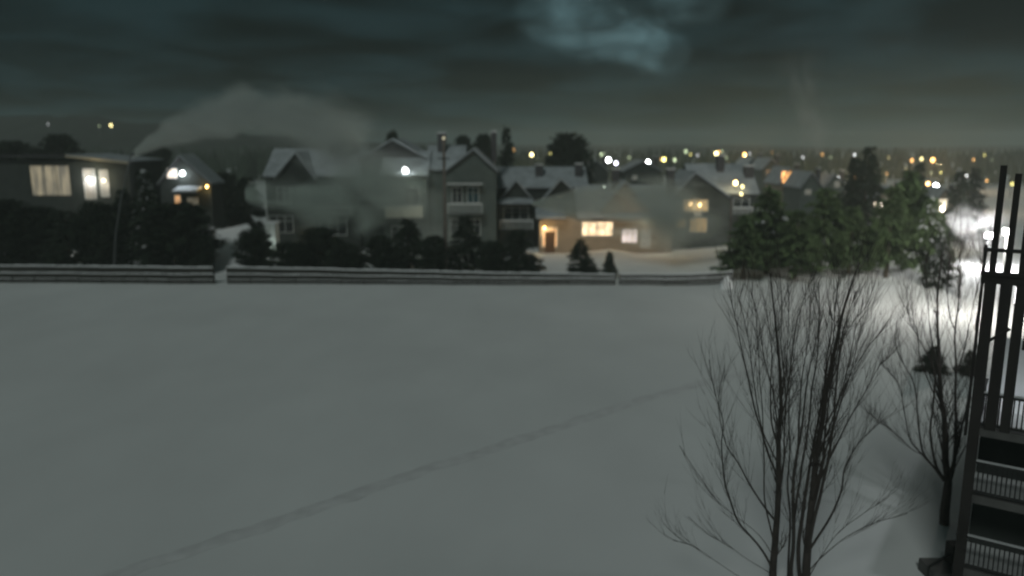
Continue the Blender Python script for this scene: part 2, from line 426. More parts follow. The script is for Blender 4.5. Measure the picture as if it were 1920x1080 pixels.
bare_tree('bare_tree', 'bare tree of clustered stems leaning right, right of the pair at the bottom edge', [
  L6([(486,1240),(488,1080),(495,960),(508,820),(522,690),(545,550),(570,400),(592,290),(612,190),(640,100),(670,20)], .16, 28, D1, D1+.5),
  L6([(470,1240),(438,1080),(446,960),(444,800),(452,700),(470,600),(482,520),(496,400),(520,300),(548,180)], .085, 24, 20.7, 21.3),
  L6([(480,1200),(462,1000),(480,860),(500,720),(520,600),(545,470),(560,350),(575,230),(560,120)], .085, 24, 21.2, 22),
  L6([(492,1000),(530,830),(560,700),(580,580),(590,440),(605,300),(630,200),(655,120)], .07, 22, D1, 20.4),
  L6([(420,1200),(428,1060),(436,900),(425,760),(435,640),(430,520),(440,400),(455,300),(470,180)], .05, 18, 21.5, 22),
  L6([(500,990),(560,900),(605,800),(618,720),(660,640),(705,590),(750,550)], .05, 18, D1, 20.6),
  L6([(515,800),(590,640),(640,540),(680,470),(720,400),(745,360)], .04, 16, D1, 21.8),
  L6([(540,600),(600,480),(640,400),(690,320),(740,260)], .03, 14, D1, 20.7),
  L6([(500,1060),(560,1000),(620,950),(720,900),(790,880),(830,868)], .022, 7, D1, 21.6),
  L6([(496,1090),(540,1010),(600,930),(680,870),(740,830)], .02, 7, D1, 20.3),
  L6([(560,460),(600,350),(625,260),(690,170),(720,100)], .028, 12, D1, 21.3),
  L6([(500,900),(535,760),(552,620),(566,480),(585,360),(620,240),(640,140)], .05, 18, D1, 21.6),
  L6([(446,900),(470,740),(492,600),(508,460),(525,330),(535,200),(530,90)], .05, 18, D1, 20.5),
  L6([(510,820),(560,640),(600,520),(630,420),(655,320),(680,200)], .045, 18, D1, 21.4),
  L6([(440,800),(460,650),(466,500),(478,380),(500,240),(505,120)], .04, 16, D1, 21.8),
  L6([(525,680),(548,520),(556,400),(580,270),(590,150),(600,60)], .04, 16, D1, 20.6),
  L6([(520,700),(575,560),(612,440),(640,330),(660,230),(700,180)], .035, 16, D1, 22),
], 12, gb)
def c8(L): return [(1640+x*.37037, 680+y*.37037) for x, y in L]
D2 = 25.2
def L8(pts, r, nt, d0, d1):
    P = c8(pts); return (P, dl(len(P), d0, d1), r, nt)
bare_tree('bare_tree', 'bare tree with a single short trunk and fan of limbs beside the balconies', [
  L8([(350,850),(356,740),(368,640),(372,590),(357,500),(356,400),(352,280),(335,180),(330,60),(325,-60),(318,-200),(322,-400),(345,-560)], .19, 30, D2, D2+.6),
  L8([(372,620),(395,540),(408,420),(412,300),(410,150),(412,0),(408,-150),(425,-320),(430,-480),(440,-620)], .09, 26, D2, 26),
  L8([(366,600),(330,560),(305,500),(285,400),(285,300),(300,190),(305,100),(290,0),(240,-90),(190,-190),(165,-280)], .07, 24, D2, 24.6),
  L8([(350,600),(300,530),(240,440),(215,260),(210,160),(190,80),(150,20),(110,-60),(100,-150)], .055, 20, D2, 25.8),
  L8([(300,530),(240,465),(180,390),(150,240),(135,150),(110,90),(60,20)], .04, 18, 25.2, 24.2),
  L8([(380,560),(420,440),(440,320),(460,260),(480,150),(500,60),(520,-60),(510,-200),(535,-340),(545,-520)], .06, 22, D2, 25.6),
  L8([(240,465),(190,440),(130,380),(70,330),(10,300)], .028, 14, 25.2, 26),
  L8([(352,280),(310,180),(260,60),(230,-40),(215,-160),(170,-260),(160,-400)], .035, 18, 25.4, 25),
  L8([(410,60),(450,-60),(480,-200),(520,-380),(540,-480)], .035, 14, 25.6, 26),
  L8([(330,40),(290,-100),(275,-260),(262,-400),(245,-520)], .03, 16, 25.6, 25.1),
  L8([(412,-150),(375,-260),(370,-400),(380,-560)], .028, 14, 25.8, 26.2),
], 13, gb, 1.8)
# slim bare trees standing in the floodlit snow
for i,(px,ty,by,D,lab) in enumerate([(1845,452,545,60,'thin bare tree silhouetted against the floodlight glare, nearest the posts'),
                                     (1800,470,560,61,'thin bare tree silhouetted in the glare left of the one by the posts')]):
    ft = G(px-2, by)
    b_ = [ (px-2,by),(px-1,by*.6+ty*.4),(px,ty+10),(px+2,ty)]
    Dm = ft.y
    bare_tree('bare_tree', lab, [(b_, dl(4,Dm,Dm), .16, 30),
        ([(px-1,by*.5+ty*.5),(px-14,ty+20),(px-24,ty-8)], dl(3,Dm,Dm), .07, 14),
        ([(px-1,by*.45+ty*.55),(px+10,ty+16),(px+18,ty-12)], dl(3,Dm,Dm), .07, 14)], 30+i, 'thin bare trees in the floodlight glare', 1.8)

# ------------------------------------------------------------------ rail fence
def fence(label, p0, p1, h0, h1, n, seed):
    q = random.Random(seed)
    A = G(*p0); B = G(*p1); o = thing('rail_fence', label, 'fence', A)
    d = B-A
    posts = []
    for i in range(n):
        t = i/(n-1); p = d*t; h = h0+(h1-h0)*t
        z0 = gz(A.x+p.x, A.y+p.y)
        w = .075
        MB().box(p.x-w, p.x+w, p.y-w, p.y+w, z0-.2, z0+h*q.uniform(1.0,1.05)).build('post', WOOD, o)
        posts.append((p, z0, h))
    for (lo, hi) in ((.04,.24),(.28,.56),(.585,.94)):
        rail = MB(); cap = MB()
        for i in range(n-1):
            (a, za, ha), (b, zb, hb) = posts[i], posts[i+1]
            jit = q.uniform(-.015,.015)
            for (u, v, bb, off, th) in ((lo, hi, rail, -.10, .04),):
                vs = []
                for (p, z, hh) in ((a, za, ha), (b, zb, hb)):
                    vs += [(p.x,p.y+off,z+hh*u+jit),(p.x,p.y+off-th,z+hh*u+jit),(p.x,p.y+off-th,z+hh*v+jit),(p.x,p.y+off,z+hh*v+jit)]
                bb.add(vs, [(0,1,2,3),(7,6,5,4),(0,4,5,1),(1,5,6,2),(2,6,7,3),(3,7,4,0)])
            k = 6
            for s in range(k):
                t0 = s/k; t1 = (s+1)/k; th0 = (.09+.05*q.random())*(1 if hi > .9 else (.8 if hi > .5 else .15)); pa = a+(b-a)*t0; pb = a+(b-a)*t1
                z0_ = za+(zb-za)*t0+(ha+(hb-ha)*t0)*hi+jit; z1_ = za+(zb-za)*t1+(ha+(hb-ha)*t1)*hi+jit
                cap.add([(pa.x,pa.y-.04,z0_),(pa.x,pa.y-.20,z0_),(pa.x,pa.y-.17,z0_+th0),(pa.x,pa.y-.07,z0_+th0),
                         (pb.x,pb.y-.04,z1_),(pb.x,pb.y-.20,z1_),(pb.x,pb.y-.17,z1_+th0),(pb.x,pb.y-.07,z1_+th0)],
                        [(0,1,2,3),(7,6,5,4),(0,4,5,1),(1,5,6,2),(2,6,7,3),(3,7,4,0)])
        ro = rail.build('rail', WOOD, o); cap.build('snow_cap', SNOW, ro)
    return o
fence('long dark board rail fence with snow-capped rails, left of the gap in the hedge', (-60,531), (402,532), 1.72, 1.66, 12, 1)
fence('long dark rail fence with snow-capped boards, from hedge gap to lit yard', (428,532), (1152,534), 1.66, 1.02, 18, 2)
fence('short pale misted rail fence at the right of the lit yard', (1162,534), (1372,534), 1.02, 1.15, 6, 3)

def snow_pile(px, py, w, h, label):
    c = G(px, py); b = MB(); q = random.Random(int(px)); n = 24; h *= .8; w *= 1.25
    for j in range(8):
        f = j/7
        for k in range(n):
            a = k*6.283/n; rr = w*math.cos(f*1.5)*(1+.5*noise.noise(Vector((math.cos(a)*2+px, math.sin(a)*2, f*2))))
            b.v.append((rr*math.cos(a), .7*rr*math.sin(a), -.15+(h+.15)*math.sin(f*1.5)*(1+.4*noise.noise(Vector((math.cos(a)*1.5, math.sin(a)*1.5+f, px))))))
    for j in range(7):
        for k in range(n): b.f.append((j*n+k, j*n+(k+1)%n, j*n+n+(k+1)%n, j*n+n+k))
    b.f.append(tuple(7*n+k for k in range(n)))
    o = b.build('snow_pile', SNOW, None, True, (c.x, c.y, gz(c.x, c.y))); tag(o, label, 'snow pile')
snow_pile(1362,541,.55,1.1,'snow heap at the right end of the fence by the thin pole')

# snowy slopes behind the fence
def bank(pxs, D0, D1, label=None):
    b = MB(); rows = 7
    for j in range(rows):
        t = j/(rows-1)
        for (px, py) in pxs:
            D = D0+(D1-D0)*t; P = S(px, py, D1); z = gz(P.x, D)*(1-t)+P.z*t
            P0 = S(px, 500, D); b.v.append((P0.x+.2*noise.noise(P0*.5), D, z + .25*noise.noise(Vector((P0.x*.5, D*.5, 1)))*t))
    n = len(pxs)
    for j in range(rows-1):
        for i in range(n-1): b.f.append((j*n+i, j*n+i+1, (j+1)*n+i+1, (j+1)*n+i))
    o = b.build('snow_bank', SNOW, None, True); o['kind'] = 'structure'; return o
bank([(350,440),(370,424),(395,420),(420,428),(445,424),(470,420),(485,440)], 78, 91)
bank([(1000,495),(1020,478),(1080,474),(1140,470),(1200,478),(1250,484),(1290,500)], 76, 88)

# ------------------------------------------------------------------ houses
class House:
    def __init__(s, label, px, D, name='townhouse', cat='house', group=None):
        P = S(px, 480, D); s.D = D; s.base = Vector((P.x, D, gz(P.x, D)))
        s.o = thing(name, label, cat, s.base, 0, group); s.px0 = px
    def P(s, px, py, dy=0):
        p = S(px, py, s.D+dy)-s.base; return p.x, p.z
    def wall(s, x0, x1, top, m=SIDING, dy=0, depth=9, bot=-.2):
        a, zt = s.P(x0, top, dy); b, _ = s.P(x1, top, dy)
        return MB().box(a, b, dy, dy+depth, bot, zt).build('wall', m, s.o)
    def gable(s, x0, x1, eave, apex_x, apex, m=SIDING, dy=0, depth=9, over=.35, snow=True, bot=-.2, sn_t=.22, pediment=None):
        a, ze = s.P(x0, eave, dy); b, _ = s.P(x1, eave, dy); c, za = s.P(apex_x, apex, dy)
        w = MB().xz([(a,bot),(b,bot),(b,ze),(c,za),(a,ze)], dy, dy+depth).build('wall', m, s.o)
        if pediment:
            k = .1; MB().xz([(a+(c-a)*k, ze+.02),(b+(c-b)*k, ze+.02),(c, za-.1)], dy-.03, dy-.003).build('gable_panel', pediment, w)
        r = MB(); sn = MB(); t = .16
        for (e, sgn) in ((a,-1),(b,1)):
            L = math.hypot(c-e, za-ze); ux, uz = (e-c)/L, (ze-za)/L; ex, ez = e+ux*over, ze+uz*over
            r.xz([(c,za+.02),(ex,ez+.02),(ex,ez+.02+t),(c,za+.02+t)], dy-over-.1, dy+depth+over)
            if snow:
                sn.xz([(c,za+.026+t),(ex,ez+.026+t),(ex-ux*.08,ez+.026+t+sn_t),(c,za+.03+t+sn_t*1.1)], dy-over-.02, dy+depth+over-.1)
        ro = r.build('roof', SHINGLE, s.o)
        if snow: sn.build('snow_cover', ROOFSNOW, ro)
        return ro
    def side(s, x0, x1, eave, ridge, dy=0, depth=9, m=None, snow=True, over=.4, bot=-.2, patches=0):
        """roof with its ridge parallel to the view plane; slope faces the field"""
        a, ze = s.P(x0, eave, dy); b, _ = s.P(x1, eave, dy); _, zr = s.P(x0, ridge, dy+depth/2)
        if m: MB().box(a+.02, b-.02, dy, dy+depth, bot, ze).build('wall', m, s.o)
        y0, ym, y1 = dy-over, dy+depth/2, dy+depth+over; zo = ze-over*(zr-ze)/(depth/2)
        r = MB().yz([(y0,zo),(ym,zr),(y1,zo),(y1,zo+.16),(ym,zr+.16),(y0,zo+.16)], a-.3, b+.3)
        ro = r.build('roof', SHINGLE, s.o)
        MB().yz([(dy+.02,ze),(dy+depth-.02,ze),(ym,zr-.05)], a+.02, b-.02).build('gable_end', m or SIDING_D, s.o)
        if snow:
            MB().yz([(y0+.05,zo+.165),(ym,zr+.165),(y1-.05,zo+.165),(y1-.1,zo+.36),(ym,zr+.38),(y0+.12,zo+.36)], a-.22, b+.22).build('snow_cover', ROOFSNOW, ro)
        return ro
    def shed(s, x0, x1, low, high, dy=0, depth=3, snow=True):
        a, zl = s.P(x0, low, dy); b, _ = s.P(x1, low, dy); _, zh = s.P(x0, high, dy+depth)
        r = MB().yz([(dy,zl),(dy+depth,zh),(dy+depth,zh+.12),(dy,zl+.12)], a, b).build('porch_roof', SHINGLE, s.o)
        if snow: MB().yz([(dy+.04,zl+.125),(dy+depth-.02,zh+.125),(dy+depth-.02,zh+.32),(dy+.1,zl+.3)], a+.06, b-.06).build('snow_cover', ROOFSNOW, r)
    def chimney(s, x0, x1, top, bot, dy=3, m=BRICK):
        a, zt = s.P(x0, top, dy); b, zb = s.P(x1, bot, dy); w = (b-a)
        c = MB().box(a, b, dy, dy+w, zb, zt).build('chimney', m, s.o)
        MB().box(a-.07, b+.07, dy-.07, dy+w+.07, zt+.003, zt+.14).build('snow_cap', SNOW, c)
    def window(s, x0, x1, top, bot, pane=GLASS, dy=0, mull=1, frame=TRIM, fw=.09, cross=True):
        a, zt = s.P(x0, top, dy); b, zb = s.P(x1, bot, dy); y = dy-.003
        f = MB()
        f.box(a-fw,b+fw,y-.06,y,zt,zt+fw).box(a-fw,b+fw,y-.06,y,zb-fw,zb).box(a-fw,a,y-.055,y,zb,zt).box(b,b+fw,y-.055,y,zb,zt)
        for k in range(mull):
            x = a+(b-a)*(k+1)/(mull+1); f.box(x-.035,x+.035,y-.05,y,zb,zt)
        if cross and zt-zb > 1: f.box(a,b,y-.045,y,zb+(zt-zb)*.68-.03,zb+(zt-zb)*.68+.03)
        fo = f.build('window', frame, s.o)
        MB().box(a,b,y-.02,y-.004,zb,zt).build('pane', pane, fo)
        return fo
    def balcony(s, x0, x1, railtop, floor, dy=0, depth=1.5, m=TRIM, solid=None):
        a, zt = s.P(x0, railtop, dy-depth); b, zf = s.P(x1, floor, dy-depth); y = dy-depth
        fl = MB().box(a,b,y,dy-.003,zf-.16,zf).build('balcony', SIDING_D, s.o)
        r = MB().box(a,b,y+.01,y+.09,zt-.07,zt)
        n = max(3, int((b-a)/.14))
        if solid is None:
            for k in range(n+1):
                x = a+.02+(b-a-.06)*k/n; r.box(x,x+.035,y+.03,y+.065,zf+.003,zt-.07)
        else: r.box(a+.02,b-.02,y+.03,y+.06,zf+.05,zt-.073)
        for x in (a, b-.09): r.box(x,x+.09,y+.09,y+.13,zf+.003,zt-.01)
        ro = r.build('railing', solid or m, fl)
        MB().box(a+.02,b-.02,y,y+.1,zt+.003,zt+.1).build('snow_cap', SNOW, ro)
        return fl
    def lamp(s, px, py, mat_, r=.16, dy=-.35, power=0, col=(1,1,1), name='wall_lamp'):
        x, z = s.P(px, py, dy)
        o = MB().box(x-.05,x+.05,dy,dy+.34,z+.12*r/.16,z+.2*r/.16).build(name, METAL, s.o)
        MB().ball((x,dy,z), r).build('globe', mat_, o, True)
        if power: lamp_light(o, (x,dy-r-.12,z-.1), power, col)

WARM = glow('warm_window', (1,.72,.42), 1.5, 2.2, .6)
PINK = glow('pale_window', (1,.82,.76), 1.0, 2.5, .5, (3,1,1))
ORANGE = glow('orange_window', (1,.5,.18), .8, 2, .5)
YELLOW = glow('yellow_window', (1,.58,.12), .42, 2.5, .75)
DIMWIN = glow('dim_window', (.75,.68,.5), .12, 2.5, .5)
CURT = glow('curtained_window', (.95,.78,.46), .15, 2.2, 1.0, (.75,1,.12))
LWHITE = glow('white_lamp', (.92,.97,1), 26); LWARM = glow('warm_lamp', (1,.66,.28), 12); LAMB = glow('amber_lamp', (1,.55,.15), 14)
LGREEN = glow('greenish_lamp', (.85,1,.8), 16)

# far left house with curtained windows
h = House('low dark house with tall curtained windows and lit flat roof edge at far left', 140, 96, 'flat_roof_house')
h.wall(-40, 240, 302, SIDING_D)
h.window(56, 134, 311, 366, CURT, 0, 2, METAL, .05, False)
a, z1 = h.P(122, 291, -.9); b, z2 = h.P(240, 303, -.9); a0,_ = h.P(-40,291,-.9)
ro = MB().xz([(a0,z1-.25),(a,z1-.25),(b,z2-.25),(b,z2),(a,z1),(a0,z1)], -.9, 9.3).build('roof', SHINGLE, h.o)
MB().xz([(a,z1-.23),(b,z2-.23),(b,z2-.02),(a,z1-.02)], -.94, -.903).build('fascia', mat('lit_roof_edge', (.5,.45,.33), .7, .1, 2), h.o)  # pale tan on the lit stretch only: lamplight put into the colour
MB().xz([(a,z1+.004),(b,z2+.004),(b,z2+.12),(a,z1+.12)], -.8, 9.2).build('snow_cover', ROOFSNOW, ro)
h.window(156, 181, 318, 372, CURT, 0, 0); h.window(187, 205, 320, 368, DIMWIN, 0, 0)
h.lamp(168, 336, LWHITE, .2, -.4, 160, (1,.93,.85)); h.lamp(195, 338, glow('dim_warm_lamp',(1,.85,.6),2.2), .2, -.4, 70, (1,.85,.6))
# soffit lamp that lights the roof edge
x, z = h.P(180, 312, -.6); lamp_light(h.o, (x, -1.6, z-.3), 60, (1,.82,.5))

h = House('small dark gabled house with paired bright gable lights and an orange lit door', 345, 97)
h.gable(300, 395, 345, 338, 296, SIDING_D, 0, 4)
h.window(313, 332, 317, 333, glow('bright_gable_window',(1,.85,.7),1.6,3,.4), 0, 1, cross=False)
h.lamp(342, 325, LWHITE, .26, -.4, 120, (.9,.93,1)); h.lamp(388, 350, LAMB, .15, -.4, 50, (1,.6,.2))
h.shed(320, 368, 362, 354, -2.2, 2.19)
h.window(328, 340, 367, 396, ORANGE, 0, 0); h.window(352, 372, 372, 392, DIMWIN, 0, 1)

h = House('wide townhouse veiled by the left snow plume, with pale roof and dark chimney', 580, 97)
h.side(497, 672, 330, 284, 0, 10, SIDING_D); h.gable(518, 588, 335, 555, 290, SIDING_D, -1.5, 7); h.chimney(618, 632, 268, 305, 4)
h.window(520, 545, 352, 382, GLASS, -1.5, 1); h.window(560, 580, 352, 382, GLASS, -1.5, 1); h.window(600, 640, 350, 380, GLASS, 0, 2)
h.window(505, 550, 405, 435, GLASS, -1.5, 2); h.window(600, 650, 405, 440, GLASS, 0, 2)
h.balcony(590, 660, 388, 404, 0)
h.lamp(576, 442, LAMB, .11, -1.9, 8, (1,.6,.2))
h = House('pale narrow porch with a thin white post at the edge of the hedge gap', 506, 90, 'porch', 'porch')
a, zt = h.P(497, 420); b, _ = h.P(515, 420)
MB().box(a, b, 0, 1.6, -.1, zt).build('porch_wall', TRIM, h.o)
x, z = h.P(500, 385); MB().box(x-.06, x+.06, -.2, -.08, -.1, z).build('post', TRIM, h.o)
MB().box(a-.15, b+.15, -.25, 1.75, zt+.003, zt+.2).build('snow_cap', SNOW, h.o)
h.lamp(509, 464, glow('porch_lamp',(.8,1,.85),3), .14, -.35, 40, (.85,1,.9))

h = House('twin-gabled grey townhouse with a bright eave lamp and lit balcony', 805, 96)
h.gable(676, 800, 300, 737, 266, SIDING_D, 1.5, 10, pediment=SHINGLE)
h.wall(716, 800, 328, SIDING, -1.2, 3)
h.side(716, 800, 328, 288, -1.2, 8, None)
h.side(800, 868, 318, 278, 0, 9, SIDING)
h.gable(838, 930, 322, 888, 284, SIDING, -1.4, 9)
h.chimney(820, 836, 250, 300, 3); h.chimney(664, 672, 270, 300, 5)
h.chimney(921, 931, 248, 300, 4)
h.window(727, 748, 345, 372, GLASS, -1.2, 1); h.window(757, 786, 352, 384, GLASS, -1.2, 1)
h.balcony(722, 793, 388, 409, -1.2, 1.6, TRIM, mat('white_panel', (.68,.68,.58), .7, .15, 1.5))
h.balcony(838, 905, 383, 401, -1.4, 1.5); h.balcony(838, 905, 345, 347, -1.4, 1.0)
h.window(848, 866, 352, 380, GLASS, -1.4, 1); h.window(877, 897, 352, 380, mat('blue_glass',(.03,.07,.08),.2,.2), -1.4, 1)
h.window(845, 870, 412, 440, GLASS, -1.4, 1); h.window(880, 900, 412, 440, GLASS, -1.4, 1)
h.window(735, 785, 425, 455, GLASS, -1.2, 3)
h.lamp(760, 320, LWHITE, .34, -1.75, 130, (.9,1,.85))
x, z = h.P(785, 375, -2.4); lamp_light(h.o, (x, -4.2, z+.3), 34, (1,.95,.7))

h = House('dark townhouse with two small gables, chimneys and rows of pale balconies', 1010, 98)
h.side(932, 1100, 352, 318, 2, 9, SIDING_D)
h.gable(934, 1002, 382, 968, 342, SIDING_D, 0, 8); h.gable(1018, 1092, 378, 1052, 340, SIDING_D, 0, 8)
h.chimney(1004, 1018, 310, 352, 4); h.chimney(1079, 1092, 308, 350, 4)
h.shed(934, 1000, 384, 376, -1.6, 1.59)
h.balcony(936, 1000, 414, 430, 0); h.window(945, 990, 390, 412, GLASS, 0, 2); h.window(1030, 1070, 380, 398, GLASS, 0, 2)
h.wall(1002, 1018, 380, SIDING_D, 1, 3)
h.wall(1092, 1100, 352, SIDING_D, 1.5, 3)

h = House('low house with warm doorway and the brightest double window behind the snow plume', 1120, 93)
h.wall(1012, 1262, 408, SIDING_T)
h.side(1085, 1262, 408, 352, 0, 10, None)
h.shed(1004, 1062, 412, 394, -1.6, 3); h.shed(1150, 1262, 412, 404, -1.2, 1.19)
h.gable(1128, 1215, 395, 1172, 345, SIDING_T, .3, 9)
h.chimney(1149, 1160, 318, 360, 3); h.chimney(1252, 1264, 318, 365, 3)
h.window(1017, 1044, 428, 462, ORANGE, 0, 0); a, zt = h.P(1022,434); b, zb = h.P(1040,464)
MB().box(a, b, -.12, -.07, 0, zt).build('door', mat('brown_door', (.10,.06,.035), .6, .2), h.o)
h.lamp(1021, 427, LAMB, .13, -.45, 75, (1,.66,.3))
h.window(1092, 1117, 417, 441, WARM, 0, 1); h.window(1120, 1148, 417, 441, WARM, 0, 1)
h.window(1167, 1194, 431, 454, PINK, 0, 2); h.window(1203, 1218, 431, 462, DIMWIN, 0, 0)
h.window(1150, 1160, 400, 406, DIMWIN, .3, 0, cross=False)
h.lamp(1211, 411, glow('porch_lamp',(.8,1,.85),3), .12, -.4, 30, (.85,1,.9)); h.lamp(1133, 350, LGREEN, .05, -.4)
for px, w_ in ((1060, 130), (1135, 100), (1200, 100), (1245, 60)):
    x, z = h.P(px, 418, -1); lamp_light(h.o, (x, -3.4, z), w_, (1,.72,.42))

h = House('tall dark townhouse with snowy gabled roof and clusters of yellow-lit windows', 1330, 95)
h.gable(1262, 1366, 372, 1304, 328, SIDING_D, 0, 9)
h.side(1300, 1420, 362, 312, 3, 9, SIDING_D)
h.chimney(1346, 1357, 292, 335, 6); h.chimney(1398, 1412, 312, 350, 5)
h.window(1282, 1300, 376, 395, YELLOW, 0, 1); h.window(1304, 1326, 376, 395, YELLOW, 0, 1)
h.window(1270, 1284, 412, 426, YELLOW, 0, 0); h.window(1294, 1324, 410, 434, YELLOW, 0, 2); h.window(1303, 1314, 399, 405, DIMWIN, 0, 0, cross=False)
h.lamp(1295, 383, LWARM, .13, -.4, 20, (1,.75,.4)); h.lamp(1312, 384, LWARM, .13, -.4, 20, (1,.75,.4))
h.lamp(1379, 343, LWARM, .27, 2.4, 60, (1,.9,.6)); h.lamp(1392, 350, glow('yellow_lamp',(1,.85,.4),4), .2, 2.4); h.lamp(1390, 364, glow('yellow_lamp',(1,.85,.4),4), .18, 2.4)
h.balcony(1372, 1412, 390, 402, 2.6, 1.4); h.window(1376, 1404, 372, 388, GLASS, 3, 1)

# farther houses of the town, each its own thing
far = [ # px0, px1, eave, apex, D, label, wall, window list
 (1430,1462,318,300,165,'far small house with a pale gable left of the orange glow', SIDING, []),
 (1462,1500,345,318,150,'far house with a large orange lit window', SIDING_T, [(1466,1494,322,342,'orange_glow')]),
 (1502,1540,352,326,140,'far pale-walled house right of the orange glow', SIDING, [(1510,1520,356,364,'d')]),
 (1545,1585,352,330,150,'far grey house left of the tall spruce', SIDING, [(1566,1574,340,350,'d')]),
 (1170,1240,322,304,160,'far snowy-roofed house right of the white street lamps', SIDING_D, [(1186,1194,330,336,'d')]),
 (1096,1140,322,303,165,'far snowy-roofed house right of the round tree', SIDING_D, []),
 (1640,1690,372,352,120,'far house with warm wall glow between the grove and the floodlit pines', SIDING_T, [(1636,1660,374,386,'w')]),
 (1752,1790,378,356,118,'far house glowing warm behind the floodlit pines near the jet', SIDING_T, [(1756,1774,374,390,'w')]),
 (1395,1430,316,298,175,'far little house above the yellow-lit townhouse', SIDING, []),
]
OG = glow('orange_glow_window', (1,.46,.14), 2.2, 1.2, .6); WW = glow('warm_glow_window', (1,.86,.62), 1.6, 1.5, .6)
for (x0,x1,e,ap,D,lab,m,wins) in far:
    h = House(lab, (x0+x1)/2, D, 'far_house', 'house', 'houses of the town beyond')
    h.gable(x0, x1, e, (x0+x1)/2, ap, m, 0, 9)
    h.chimney(x0+(x1-x0)*.8, x0+(x1-x0)*.8+5, ap-10, e-4, 3)
    for (a,b,t,bt,k) in wins: h.window(a,b,t,bt,{'orange_glow':OG,'w':WW,'d':DIMWIN}[k],0,1)
    if not wins: h.window(x0+8, x0+16, e+2, e+10, GLASS, 0, 0)

# ------------------------------------------------------------------ poles and street lamps
def pole(name, label, px, top, D, r, foot=None, arm=None, cat='pole'):
    P = S(px, top, D); b0 = gz(P.x, D); o = thing(name, label, cat, (P.x, D, b0))
    MB().tube([(0,0,-.2),(0,0,(P.z-b0)*.5),(0,0,P.z-b0)], [r*1.25, r, r*.8], 8).build('shaft', mat('weathered_pole',(.16,.14,.12),.9,.25,3), o, True)
    return o, P.z-b0
o, hh = pole('utility_pole', 'tall wooden pole in front of the twin-gabled townhouse, topped by a faint lamp', 832, 262, 78, .17)
MB().ball((0,-.1,hh+.15), .14).build('lamp_head', glow('faint_lamp',(1,.9,.6),.6), o, True)
MB().box(-.6,.6,-.2,-.17,hh*.86,hh*.86+.1).build('crossarm', WOOD, o)
o, hh = pole('thin_pole', 'thin pale pole standing at the left end of the pine grove', 1372, 372, 75, .12)
MB().ball((0,0,hh+.05), .16).build('cap', METAL, o, True)
o, hh = pole('vent_pole', 'slim dark pole behind the roofs next to the spruce', 928, 250, 112, .14)
MB().tube([(0,0,hh),(0,0,hh+.5)],[.22,.22],8).build('cap', TRIM, o)
# snowmaking lance with its curved arm
P0 = G(213, 512); o = thing('snow_lance', 'tall thin snowmaking lance whose curved arm feeds the left plume', 'snow lance', (P0.x, P0.y, gz(P0.x,P0.y)))
ptsL = [S(213,514,P0.y),S(217,440,P0.y),S(226,380,P0.y),S(236,330,P0.y),S(245,292,P0.y)]
MB().tube([p-P0 for p in ptsL],[.13,.11,.09,.07,.05],8).build('mast', METAL, o, True)
MB().tube([ptsL[-1]-P0, ptsL[-1]-P0+Vector((.35,0,.25))],[.12,.16],8).build('nozzle', METAL, o, True)

lamps = [ # px, py, D, radius, colour key, strength, label
 (208,235,470,.72,'y',5,'yellow street lamp highest on the dark left hillside'),
 (186,236,470,.45,'g',.8,'faint lamp just left of the yellow hillside lamp'),
 (90,233,470,.5,'w',.7,'faint lamp alone on the left hillside above the curtained house'),
 (997,290,230,.42,'y',9,'yellow-green street lamp between the spruce and the round tree'),
 (1035,302,235,.25,'o',1.6,'dull orange street lamp left of the round tree'),
 (1141,300,190,.44,'w',30,'bright white street lamp, left of the close pair'),
 (1155,306,188,.34,'v',9,'violet-white street lamp, right of the close pair'),
 (1133,288,300,.3,'g',1,'faint green lamp over the close pair'),
 (1180,296,330,.5,'g',1.2,'faint green street lamp left of the lone white one'),
 (1215,304,190,.42,'w',26,'lone bright white street lamp above the middle roofs'),
 (1245,299,200,.40,'Y',8,'yellow street lamp just right of the lone white one'),
 (1265,300,260,.45,'g',2.2,'dim green lamp right of the yellow street lamp'),
 (1286,284,380,.7,'g',1.8,'dim greenish lamp highest right of the yellow one'),
 (1308,291,340,.4,'w',1.2,'dim white lamp left of the yellowish white one'),
 (1343,288,230,.44,'y',11,'yellowish white street lamp above the snowy gabled roof'),
 (1362,296,330,.35,'g',1.2,'very faint lamp between the two bright lamps over the right roof'),
 (1396,290,230,.42,'o',9,'orange street lamp above the right roof'),
 (1400,312,240,.45,'g',2.5,'dim green lamp below the orange street lamp'),
 (1425,300,350,.4,'g',1,'faint lamp right of the orange street lamp'),
 (1505,295,260,.35,'w',1.6,'dim white lamp above the orange-windowed house'),
 (1534,336,170,.24,'w',5,'white street lamp over the pale-walled far house'),
 (1574,333,170,.27,'w',7,'white street lamp on a visible post left of the tall spruce'),
 (1558,295,300,.3,'g',.9,'faintest lamp left of the tall spruce'),
 (1612,353,130,.24,'Y',3,'yellow-green street lamp at the foot of the tall spruce'),
 (1704,342,140,.34,'W',26,'bright warm street lamp at the left of the floodlit pine tops'),
 (1704,366,138,.2,'r',6,'small red traffic light under the bright warm lamp'),
 (1740,345,150,.30,'o',8,'orange street lamp left of the brightest white one'),
 (1755,349,140,.38,'w',34,'brightest white street lamp behind the floodlit pine tops'),
 (1710,301,230,.34,'o',4,'small orange lamp, left one of three high in a row'),
 (1728,298,230,.34,'y',4.5,'small yellow lamp, middle one of three high in a row'),
 (1749,300,225,.44,'o',9,'larger orange lamp, right one of three high in a row'),
 (1822,353,150,.24,'w',9,'white street lamp just above the bright jet of mist'),
 (1878,352,150,.28,'w',3,'pale street lamp left of the first tall post'),
 (1898,345,190,.3,'Y',3,'yellow lamp seen between the two tall posts'),
 (1860,300,330,.3,'g',.7,'faint lamp high left of the tall posts'),
 (1666,296,280,.3,'y',.9,'faint yellow lamp right of the tall spruce top'),
]
